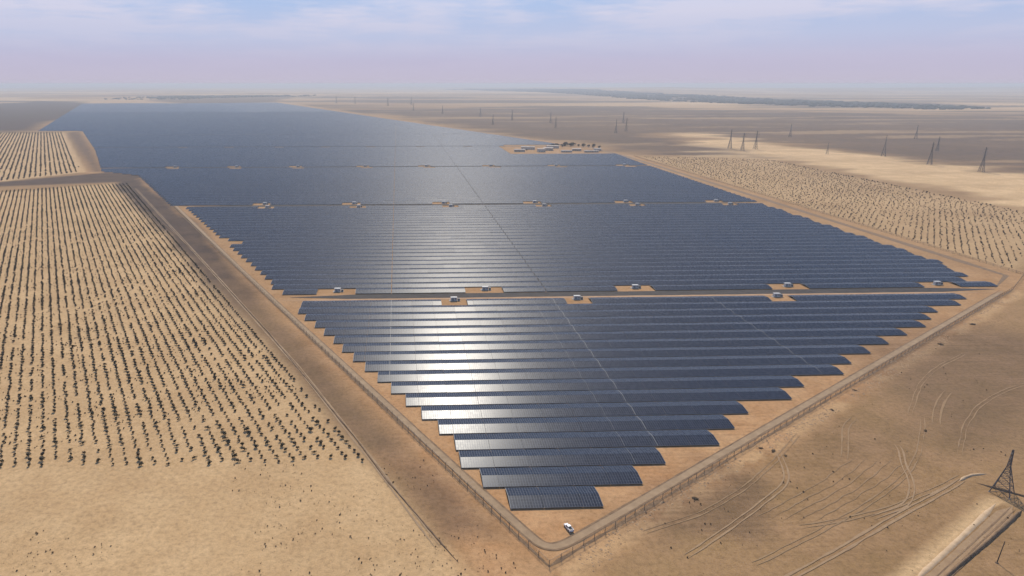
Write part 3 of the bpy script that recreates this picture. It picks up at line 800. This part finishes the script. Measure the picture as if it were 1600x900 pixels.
# number the visible ones inside each planted row from its near end
cnt = {}
ind = vis[:285]; indset = set((g_[3], g_[4]) for g_ in ind)
for (x, y, s, c, idx, u, v) in ind:
    cnt[c] = cnt.get(c, 0) + 1
    k = int(rng.integers(0, 6)); me, tm = tree_meshes[k]
    t = empty('orchard_tree', (x, y, float(terrain(x, y))), rng.random() * 6.28)
    t.scale = (s, s, s * .95)
    size = 'tiny' if s < .86 else ('small' if s < .98 else ('bushy' if s < 1.12 else 'large bushy'))
    col = 'dark green' if k < 4 else 'brownish'
    tag(t, f'{size} {col} tree, {ordw(cnt[c])} from near end, {ordw(c + 1)} row from dirt strip', 'tree', 'young trees planted in rows left of the farm')
    link('crown', me, t); link('trunk', tm, t)
def far_trees(name, pts, label, mat, nleaf, seed):
    """pts: list of (x, y, s): merged small trees, each a trunk and a loose clump"""
    protos = [crown_arrays(1.05, 2.2, nleaf, seed + q, math.sqrt(170 / nleaf)) for q in range(5)]
    g = np.random.default_rng(seed)
    pts = np.array(pts); Z = terrain(pts[:, 0], pts[:, 1])
    VV, FF, base = [], [], 0
    tv = np.array([(-.1, 0, 0), (.1, 0, 0), (.08, .08, 1.2), (-.08, .08, 1.2)]); tf = np.array([(0, 1, 2, 3)])
    for q in range(5):
        sel = np.arange(len(pts)) % 5 == q
        pv = np.vstack([protos[q][0], tv]); pf = np.vstack([protos[q][1], tf + len(protos[q][0])])
        p = pts[sel]; z = Z[sel]; m = len(p)
        if m == 0: continue
        an = g.random(m) * 6.28; c, s_ = np.cos(an), np.sin(an)
        X = (pv[None, :, 0] * c[:, None] - pv[None, :, 1] * s_[:, None]) * p[:, 2:3] + p[:, 0:1]
        Y = (pv[None, :, 0] * s_[:, None] + pv[None, :, 1] * c[:, None]) * p[:, 2:3] + p[:, 1:2]
        ZZ = pv[None, :, 2] * p[:, 2:3] + z[:, None]
        VV.append(np.stack([X, Y, ZZ], -1).reshape(-1, 3))
        FF.append((pf[None] + (np.arange(m) * len(pv))[:, None, None] + base).reshape(-1, 4)); base += m * len(pv)
    o = link(name, mesh_np(name, np.vstack(VV), np.vstack(FF), mat)); tag(o, label, 'trees', kind='stuff')
    return o
rest = [(g_[0], g_[1], g_[2]) for g_ in grid if (g_[3], g_[4]) not in indset]
far_trees('orchard_trees', rest[::2], 'dark green young trees filling the rest of the left planted field', M['leaf'], 46, 40)
far_trees('orchard_trees', rest[1::2], 'brownish young trees mixed through the rest of the left planted field', M['leaf2'], 46, 50)
tuft = []
for _ in range(9000):
    a_ = 120 + rng.random() * 600; c_ = round(rng.random() * 80) * SPC / 2 + 1.5 + rng.normal(0, .5)
    x, y = oxy(a_ - 40, c_)
    if y > 270 and fbm(x / 20, y / 20, 131, 3) > .38: tuft.append((x, y, .22 + .22 * rng.random()))
far_trees('dry_tufts', tuft[::2], 'tiny dry tufts scattered between the rows of the left planted field', M['leaf2'], 12, 90)
scr = []
for _ in range(16000):
    x = rng.uniform(-190, 420); y = 165 + 330 * rng.random() ** 1.4
    if fbm(x / 26, y / 26, 151, 4) < .52 or abs(x) > y * 1.25 + 20: continue
    if x > 60 and rng.random() < .75: continue
    scr.append((x, y))
scr = np.array(scr); ok = (sdist(scr[:, 0], scr[:, 1], FARM) > 5) & (sdist(scr[:, 0], scr[:, 1], ORCH_L[:2] + [oxy(400, 215), oxy(0, 215)]) > -60)
ok &= ~((scr[:, 1] > 268) & (scr[:, 0] < 0))
far_trees('desert_scrub', [(p[0], p[1], .10 + .26 * rng.random() ** 3) for p in scr[ok]], 'tiny dry tufts and stones scattered over the bare foreground sand', M['leaf3'], 10, 95)
# far left field
pts = []
for c in range(-80, 80):
    for a in range(-120, 160):
        x = -900 + OD.x * a * 7 + OP.x * c * 8.5; y = 1750 + OD.y * a * 7 + OP.y * c * 8.5
        pts.append((x + rng.normal(0, .5), y + rng.normal(0, .5)))
pts = np.array(pts); ins = sdist(pts[:, 0], pts[:, 1], ORCH_F) < -8
pts = pts[ins]; d = fbm(pts[:, 0] / 90, pts[:, 1] / 90, 111, 3)
pts = pts[rng.random(len(pts)) < .35 + d * .9]
far_trees('orchard_trees', [(p[0], p[1], 1.0 + .7 * rng.random()) for p in pts], 'speckled rows of tiny trees in the far left field beyond the dark lane', M['leaf2'], 16, 60)
# right plot
pts = []
ux, uy = math.sin(R(38)), math.cos(R(38))
for c in range(-180, 180):
    for a in range(-150, 200):
        x = 680 + ux * a * 5.2 + uy * c * 5.8; y = 1000 + uy * a * 5.2 - ux * c * 5.8
        jt = .35 + min(1.8, max(0, y - 700) / 220)
        pts.append((x + rng.normal(0, jt), y + rng.normal(0, jt)))
pts = np.array(pts); ins = sdist(pts[:, 0], pts[:, 1], ORCH_R) < -3
pts = pts[ins]; d = fbm(pts[:, 0] / 50, pts[:, 1] / 50, 121, 3)
pts = pts[rng.random(len(pts)) < .40 + d * .85]
far_trees('orchard_trees', [(p[0], p[1], .50 + .55 * rng.random() ** 2) for p in pts], 'scrubby grey brown saplings filling the plot beyond the right side of the farm', M['leaf2'], 26, 70)
pts = [(812 + rng.normal(0, .8), y, .9 + .6 * rng.random()) for y in np.arange(800, 1500, 7) if rng.random() < .7]
far_trees('hedge_trees', pts, 'thin line of dark shrubs along the outer edge of the right hand plot', M['leaf'], 30, 80)

# bushes by the right fence
bush_mesh = []
for k in range(3):
    V, F = crown_arrays(1.3, 1.1, 190, 30 + k); V[:, 2] *= .7
    bush_mesh.append(mesh_np('scrub_bush', V, F, M['leaf3']))
BU = [(117.6, 234.2, 1.2, 'dark scrub bush alone outside the near end of the right fence'),
      (164.5, 272.4, .9, 'left bush of the short dark row outside the right fence'),
      (169.0, 269.8, 1.1, 'middle bush of the short dark row outside the right fence'),
      (172.5, 265.2, .8, 'right bush of the short dark row outside the right fence'),
      (220.5, 308.2, 1.1, 'low rusty brown bush about halfway up outside the right fence'),
      (247.1, 330.8, .9, 'small brown bush just beyond the halfway bush outside the right fence'),
      (346.5, 395.5, 1.5, 'wide low bush at the edge of the brown patch beyond the right fence'),
      (397.4, 431.2, 1.7, 'low dark bush nearest the far corner outside the right fence'),
      (252, 285, .9, 'faint brown tuft in the open field far from the right fence')]
for i, (x, y, s, lab) in enumerate(BU):
    o = link('scrub_bush', bush_mesh[i % 3]); o.location = (x, y, float(terrain(x, y)) + .05); o.scale = (s * 1.2, s * .8, s * .6); o.rotation_euler = (0, 0, i * .5 - .4)
    tag(o, lab, 'bush', 'scrub bushes outside the right fence')

# ---------------------------------------------------------------- pylons
def make_pylon(h, bw, leg_w, br_w, arms):
    t = empty('lattice_pylon', (0, 0, 0))
    def half(z): 
        f = z / h
        return (bw / 2) * (1 - f / .62) + .085 * bw * (f / .62) if f < .62 else .085 * bw * (1 - (f - .62) / .38 * .6)
    zs = [0, .16, .30, .42, .52, .62, .70, .78, .86, .93, 1.0]
    zs = [z * h for z in zs]
    for sx in (-1, 1):
        for sy in (-1, 1):
            mb = MB()
            for a, b in zip(zs[:-1], zs[1:]): mb.bar((sx * half(a), sy * half(a), a), (sx * half(b), sy * half(b), b), leg_w * (1 - .5 * a / h), leg_w * (1 - .5 * b / h))
            mb.build('leg', M['steel'], t)
    mb = MB()
    for a, b in zip(zs[:-1], zs[1:]):
        ha, hb = half(a), half(b)
        for (p, q) in (((-1, -1), (1, -1)), ((1, -1), (1, 1)), ((1, 1), (-1, 1)), ((-1, 1), (-1, -1))):
            mb.bar((p[0] * ha, p[1] * ha, a), (q[0] * hb, q[1] * hb, b), br_w); mb.bar((q[0] * ha, q[1] * ha, a), (p[0] * hb, p[1] * hb, b), br_w)
            mb.bar((p[0] * hb, p[1] * hb, b), (q[0] * hb, q[1] * hb, b), br_w)
    mb.build('bracing', M['steel'], t)
    for fz, ln in arms:
        z = fz * h; hw = half(z); mb = MB()
        for s in (-1, 1):
            for sy in (-1, 1):
                mb.bar((0, sy * hw, z), (s * ln, 0, z + .01 * h), br_w * 1.3); mb.bar((0, sy * hw, z + .05 * h), (s * ln, 0, z + .012 * h), br_w)
        ar = mb.build('cross_arm', M['steel'], t)
        mb = MB()
        for s in (-1, 1):
            for q in range(5): mb.cyl((s * ln * .97, 0, z - q * .013 * h), (s * ln * .97, 0, z - (q + .6) * .013 * h), leg_w * .55, leg_w * .4, 6)
        mb.build('insulator', M['glassy'], ar)
    mb = MB()
    for sx in (-1, 1):
        for sy in (-1, 1): mb.box(sx * bw / 2 - .5 * leg_w * 2, sx * bw / 2 + leg_w, sy * bw / 2 - leg_w, sy * bw / 2 + leg_w, -.6, .25)
    mb.build('footing', M['conc'], t)
    return t
p1 = make_pylon(19.5, 6.6, .26, .12, [(.72, 2.3), (.82, 2.6), (.92, 2.0)])
p1.location = (244.8, 233.6, float(terrain(244.8, 233.6))); p1.rotation_euler = (0, 0, R(35)); tag(p1, 'dark four legged lattice pylon in the right foreground beside the dirt road', 'pylon')
proto = make_pylon(46, 8, .5, .22, [(.66, 7), (.78, 9), (.90, 7)]); scan(proto)
PY = [(1109.8, 1266.2, 1.0, 'tall lattice pylon on pale sand nearest the right edge of the picture'),
      (1099.5, 1385.2, 1.0, 'tall lattice pylon on pale sand second from the right edge'),
      (1119.9, 1554.3, 1.05, 'tall dark lattice pylon third from the right, before the grey plain'),
      (1017.1, 1603.4, .6, 'short pylon standing alone on the pale sand'),
      (913.7, 1740.2, 1.0, 'darkest pylon of the cluster where the pale sand begins'),
      (860, 1700, .95, 'middle pylon of the cluster where the pale sand begins'),
      (856.7, 1760.6, 1.05, 'left pylon of the cluster where the pale sand begins'),
      (738.6, 2339.7, 1.0, 'left pylon of the faint pair on the brown plain'),
      (804.7, 2435.1, 1.0, 'right pylon of the faint pair on the brown plain'),
      (653.9, 2977.2, 1.0, 'faint pylon on the brown plain above the small compound'),
      (1235, 2150, .9, 'faint pylon on the grey plain behind the short lone pylon'),
      (1560, 2040, .9, 'faint pylon on the grey plain between the two tall right hand ones'),
      (1330, 1660, .8, 'faint pylon standing just behind the third tall pylon from the right'),
      (960, 2950, 1.0, 'very faint pylon right of the pair on the brown plain'),
      (420, 3550, 1.0, 'very faint pylon beyond the brown plain above the panel edge, right one'),
      (250, 3900, 1.0, 'very faint pylon beyond the brown plain above the panel edge, middle one'),
      (100, 4400, 1.0, 'very faint pylon beyond the brown plain above the panel edge, left one'),
      (597.2, 2625.7, .9, 'faint pylon just left of the one above the small compound'),
      (524.2, 3196.5, 1.0, 'faint pylon on the brown plain above the top right panel edge'),
      (388.5, 2844.8, .9, 'faint pylon rising just beyond the top right panel edge'),
      (111.6, 5600, 1.3, 'very faint hazy pylon, rightmost of the distant four'),
      (-71.1, 5371.5, 1.3, 'very faint hazy pylon, third of the distant four'),
      (-348.7, 5884.4, 1.3, 'very faint hazy pylon, second of the distant four'),
      (-521.3, 6091.3, 1.3, 'very faint hazy pylon, leftmost of the distant four')]
for i, (x, y, s, lab) in enumerate(PY):
    o = proto if i == 0 else copy_tree(proto)
    o.location = (x, y, float(terrain(x, y))); o.scale = (s, s, s); o.rotation_euler = (0, 0, R(25 + 13 * (i % 4))); tag(o, lab, 'pylon', 'lattice pylons of the distant power line')

# small broken pole
t = empty('wooden_pole', (206.8, 192.3, float(terrain(206.8, 192.3)))); tag(t, 'thin leaning dark pole standing by the bottom right corner', 'pole')
mb = MB(); mb.cyl((0, 0, -.5), (1.3, .5, 8.4), .20, .12, 8); mb.build('shaft', M['rust'], t)
mb = MB(); mb.bar((.75, -.2, 7.6), (1.75, 1.0, 7.7), .14); mb.build('crossbar', M['rust'], t)
mb = MB(); mb.cyl((0, 0, -.2), (0, 0, .35), .8, .35, 8); mb.build('stone_footing', M['spoil'], t)

# ---------------------------------------------------------------- white pickup
t = empty('pickup_truck', (62.4, 217.2, .02), R(16)); t.scale = (.92, .92, .92); tag(t, 'white pickup truck parked on orange sand below the shortest panel row', 'pickup truck')
# y forward (away), length 5.3
mb = MB()
mb.hexa([(-.92, -2.6, .45), (.92, -2.6, .45), (.92, 2.6, .45), (-.92, 2.6, .45), (-.92, -2.6, 1.05), (.92, -2.6, 1.05), (.88, 2.55, .98), (-.88, 2.55, .98)])
body = mb.build('body', M['carpaint'], t)
mb = MB(); mb.hexa([(-.85, .95, 1.0), (.85, .95, 1.0), (.82, 2.5, .99), (-.82, 2.5, .99), (-.83, .9, 1.2), (.83, .9, 1.2), (.78, 2.4, 1.05), (-.78, 2.4, 1.05)]); mb.build('bonnet', M['carpaint'], t)
mb = MB(); mb.hexa([(-.88, -.95, 1.06), (.88, -.95, 1.06), (.88, 1.25, 1.06), (-.88, 1.25, 1.06), (-.72, -.75, 1.78), (.72, -.75, 1.78), (.72, .55, 1.78), (-.72, .55, 1.78)]); cabn = mb.build('cabin', M['carpaint'], t)
mb = MB()
mb.hexa([(-.74, 1.17, 1.16), (.74, 1.17, 1.16), (.74, 1.21, 1.14), (-.74, 1.21, 1.14), (-.64, .66, 1.68), (.64, .66, 1.68), (.64, .70, 1.70), (-.64, .70, 1.70)]); mb.build('windscreen', M['glass'], cabn)
mb = MB(); mb.hexa([(-.70, -.98, 1.16), (.70, -.98, 1.16), (.70, -.92, 1.16), (-.70, -.92, 1.16), (-.62, -.83, 1.66), (.62, -.83, 1.66), (.62, -.78, 1.66), (-.62, -.78, 1.66)]); mb.build('rear_window', M['glass'], cabn)
for s in (-1, 1):
    mb = MB(); a, b = sorted((s * .885, s * .84)); c, d = sorted((s * .78, s * .74))
    mb.hexa([(a, -.8, 1.14), (b, -.8, 1.14), (b, .95, 1.14), (a, .95, 1.14), (c, -.7, 1.66), (d, -.7, 1.66), (d, .52, 1.66), (c, .52, 1.66)]); mb.build('side_window', M['glass'], cabn)
    for yy in (-1.7, 1.65):
        mb = MB(); mb.cyl((s * .72, yy, .38), (s * .97, yy, .38), .38, n=16); w = mb.build('wheel', M['rubber'], t)
        mb = MB(); mb.cyl((s * .975, yy, .38), (s * .99, yy, .38), .22, n=12); mb.build('rim', M['frame'], w)
    mb = MB(); mb.box(min(s * .62, s * .9), max(s * .62, s * .9), -2.64, -2.603, .75, 1.0); mb.build('tail_lamp', M['red'], t)
    mb = MB(); mb.box(min(s * .55, s * .86), max(s * .55, s * .86), 2.56, 2.62, .72, .92); mb.build('headlight', M['frame'], t)
mb = MB(); mb.box(-.78, .78, -2.5, -1.05, 1.053, 1.07); mb.build('load_bed', M['dark'], t)
mb = MB(); mb.box(-.92, -.80, -2.6, -.98, 1.05, 1.35); mb.box(.80, .92, -2.6, -.98, 1.05, 1.35); mb.box(-.80, .80, -2.6, -2.48, 1.05, 1.35); mb.build('bed_side', M['carpaint'], t)
mb = MB(); mb.box(-.9, .9, -2.75, -2.61, .45, .6); mb.build('bumper', M['frame'], t)

# ---------------------------------------------------------------- compound at the notch in the panels
CB = [(300, 1700, 26, 14, 5, 'wall2', 'low beige shed at the left end of the small compound'),
      (332, 1760, 34, 16, 6, 'wall1', 'long pale building behind the left part of the compound'),
      (352, 1690, 18, 14, 7, 'wall1', 'tall pale block near the front of the compound'),
      (378, 1730, 24, 18, 6, 'wall2', 'beige building in the middle of the compound'),
      (402, 1790, 30, 16, 6, 'wall1', 'pale building at the back of the compound before the trees'),
      (412, 1680, 26, 10, 4, 'wall1', 'low pale shed along the front edge of the compound'),
      (446, 1715, 22, 14, 5, 'wall2', 'small beige house right of the middle of the compound'),
      (472, 1675, 34, 9, 4, 'wall1', 'long low pink white shed near the right end of the compound'),
      (500, 1720, 18, 12, 5, 'wall1', 'small pale house at the right end of the compound')]
for (x, y, w, d, h, wm, lab) in CB:
    t = empty('compound_building', (x, y, 0), R(random.uniform(-12, 12))); tag(t, lab, 'building', 'buildings of the small compound')
    mb = MB(); mb.box(-w / 2, w / 2, -d / 2, d / 2, 0, h); mb.build('wall', M[wm], t)
    mb = MB(); mb.box(-w / 2 - .4, w / 2 + .4, -d / 2 - .4, d / 2 + .4, h, h + .5); mb.build('roof', M['roofm'], t)
    n = max(2, int(w / 5))
    for k in range(n):
        xx = -w / 2 + (k + .5) * w / n
        if k == n // 2: mb = MB(); mb.box(xx - .7, xx + .7, -d / 2 - .08, -d / 2 - .003, 0, 2.3); mb.build('door', M['rust'], t)
        else: mb = MB(); mb.box(xx - .7, xx + .7, -d / 2 - .06, -d / 2 - .003, 1.2, 2.5); mb.build('window', M['glass'], t)
for i in range(15):
    x = [410, 425, 436, 448, 460, 470, 482, 492, 503, 512, 520, 455, 476, 345, 322][i]; y = [1830, 1845, 1825, 1850, 1832, 1855, 1838, 1822, 1812, 1795, 1775, 1870, 1868, 1800, 1722][i]
    s = random.uniform(4.6, 6.6) if i < 13 else 2.8
    t = empty('compound_tree', (x, y, 0), random.random() * 6); t.scale = (s * 1.25, s, s * .95)
    where = ['leftmost', 'second', 'third', 'fourth', 'fifth', 'sixth', 'seventh', 'eighth', 'ninth', 'tenth', 'rightmost'][i] + ' broad dark tree in the row at the back of the compound' if i < 11 else \
            ['left tree of the pair standing behind the compound tree row', 'right tree of the pair standing behind the compound tree row', 'lone tree behind the long pale compound building', 'lone tree beside the beige shed of the compound'][i - 11]
    tag(t, where, 'tree', 'trees of the small compound')
    link('crown', tree_meshes[i % 4][0], t); link('trunk', tree_meshes[i % 4][1], t)

# ---------------------------------------------------------------- far woodland band
def blob_field(name, polyl, width, n, size, label):
    P = resample(polyl, 20); g = np.random.default_rng(5)
    ph = (1 + 5 ** .5) / 2
    ico = np.array([(-1, ph, 0), (1, ph, 0), (-1, -ph, 0), (1, -ph, 0), (0, -1, ph), (0, 1, ph), (0, -1, -ph), (0, 1, -ph), (ph, 0, -1), (ph, 0, 1), (-ph, 0, -1), (-ph, 0, 1)]) / 1.9
    fc = np.array([(0, 11, 5), (0, 5, 1), (0, 1, 7), (0, 7, 10), (0, 10, 11), (1, 5, 9), (5, 11, 4), (11, 10, 2), (10, 7, 6), (7, 1, 8), (3, 9, 4), (3, 4, 2), (3, 2, 6), (3, 6, 8), (3, 8, 9), (4, 9, 5), (2, 4, 11), (6, 2, 10), (8, 6, 7), (9, 8, 1)])
    idx = g.integers(0, len(P), n); dist = np.hypot(P[idx, 0], P[idx, 1])
    wv = np.interp(P[idx, 1], [p_[1] for p_ in polyl], width) if polyl[0][1] < polyl[-1][1] else np.full(n, width[0])
    x = P[idx, 0] + (g.random(n) - .5) * wv * 1.0; y = P[idx, 1] + (g.random(n) - .5) * wv * .8
    keep = fbm(x / 260, y / 260, 7, 3) > .42; x, y = x[keep], y[keep]; n = len(x)
    z = terrain(x, y); s = size * (.6 + .8 * g.random(n))
    V = ico[None] * (1 + .35 * (g.random((n, 12, 1)) - .5)) * np.stack([s * 1.8, s * 1.8, s * .75], -1)[:, None]
    V = V + np.stack([x, y, z + s * .4], -1)[:, None]
    F = fc[None] + (np.arange(n) * 12)[:, None, None]
    o = link(name, mesh_np(name, V.reshape(-1, 3), F.reshape(-1, 3), M['wood'])); tag(o, label, 'woodland', kind='stuff')
blob_field('far_woodland', [(3750, 4700), (3500, 5400), (3300, 6300), (3300, 8000), (3400, 11000), (3100, 15000), (2400, 20000)], [500, 900, 1300, 1500, 1400, 1600, 2000], 9000, 11, 'thin dark blue band of far woodland along the right horizon')
blob_field('far_scrub', [(-2600, 7700), (-2300, 8600), (-1500, 9300)], [900, 900, 900], 1500, 8, 'dim grey scrub just beyond the farthest panels on the left')

# ---------------------------------------------------------------- haze
def haze():
    mb = MB(); mb.box(-29900, 29900, -29900, 29900, -40, H + 8)
    m = bpy.data.materials.new('haze_air'); m.use_nodes = True; nt = m.node_tree
    for n in list(nt.nodes): nt.nodes.remove(n)
    out = N(nt, 'ShaderNodeOutputMaterial'); pv = N(nt, 'ShaderNodeVolumePrincipled')
    pv.inputs['Color'].default_value = (.90, .94, 1.0, 1); pv.inputs['Density'].default_value = 0.0001; pv.inputs['Anisotropy'].default_value = 0.1
    nt.links.new(pv.outputs[0], out.inputs['Volume'])
    o = mb.build('haze', m); tag(o, 'thin dusty haze over the whole plain', 'haze', kind='stuff')
haze()
print('rows', len(rows), 'objects', len(bpy.data.objects), 'trees', len(grid))
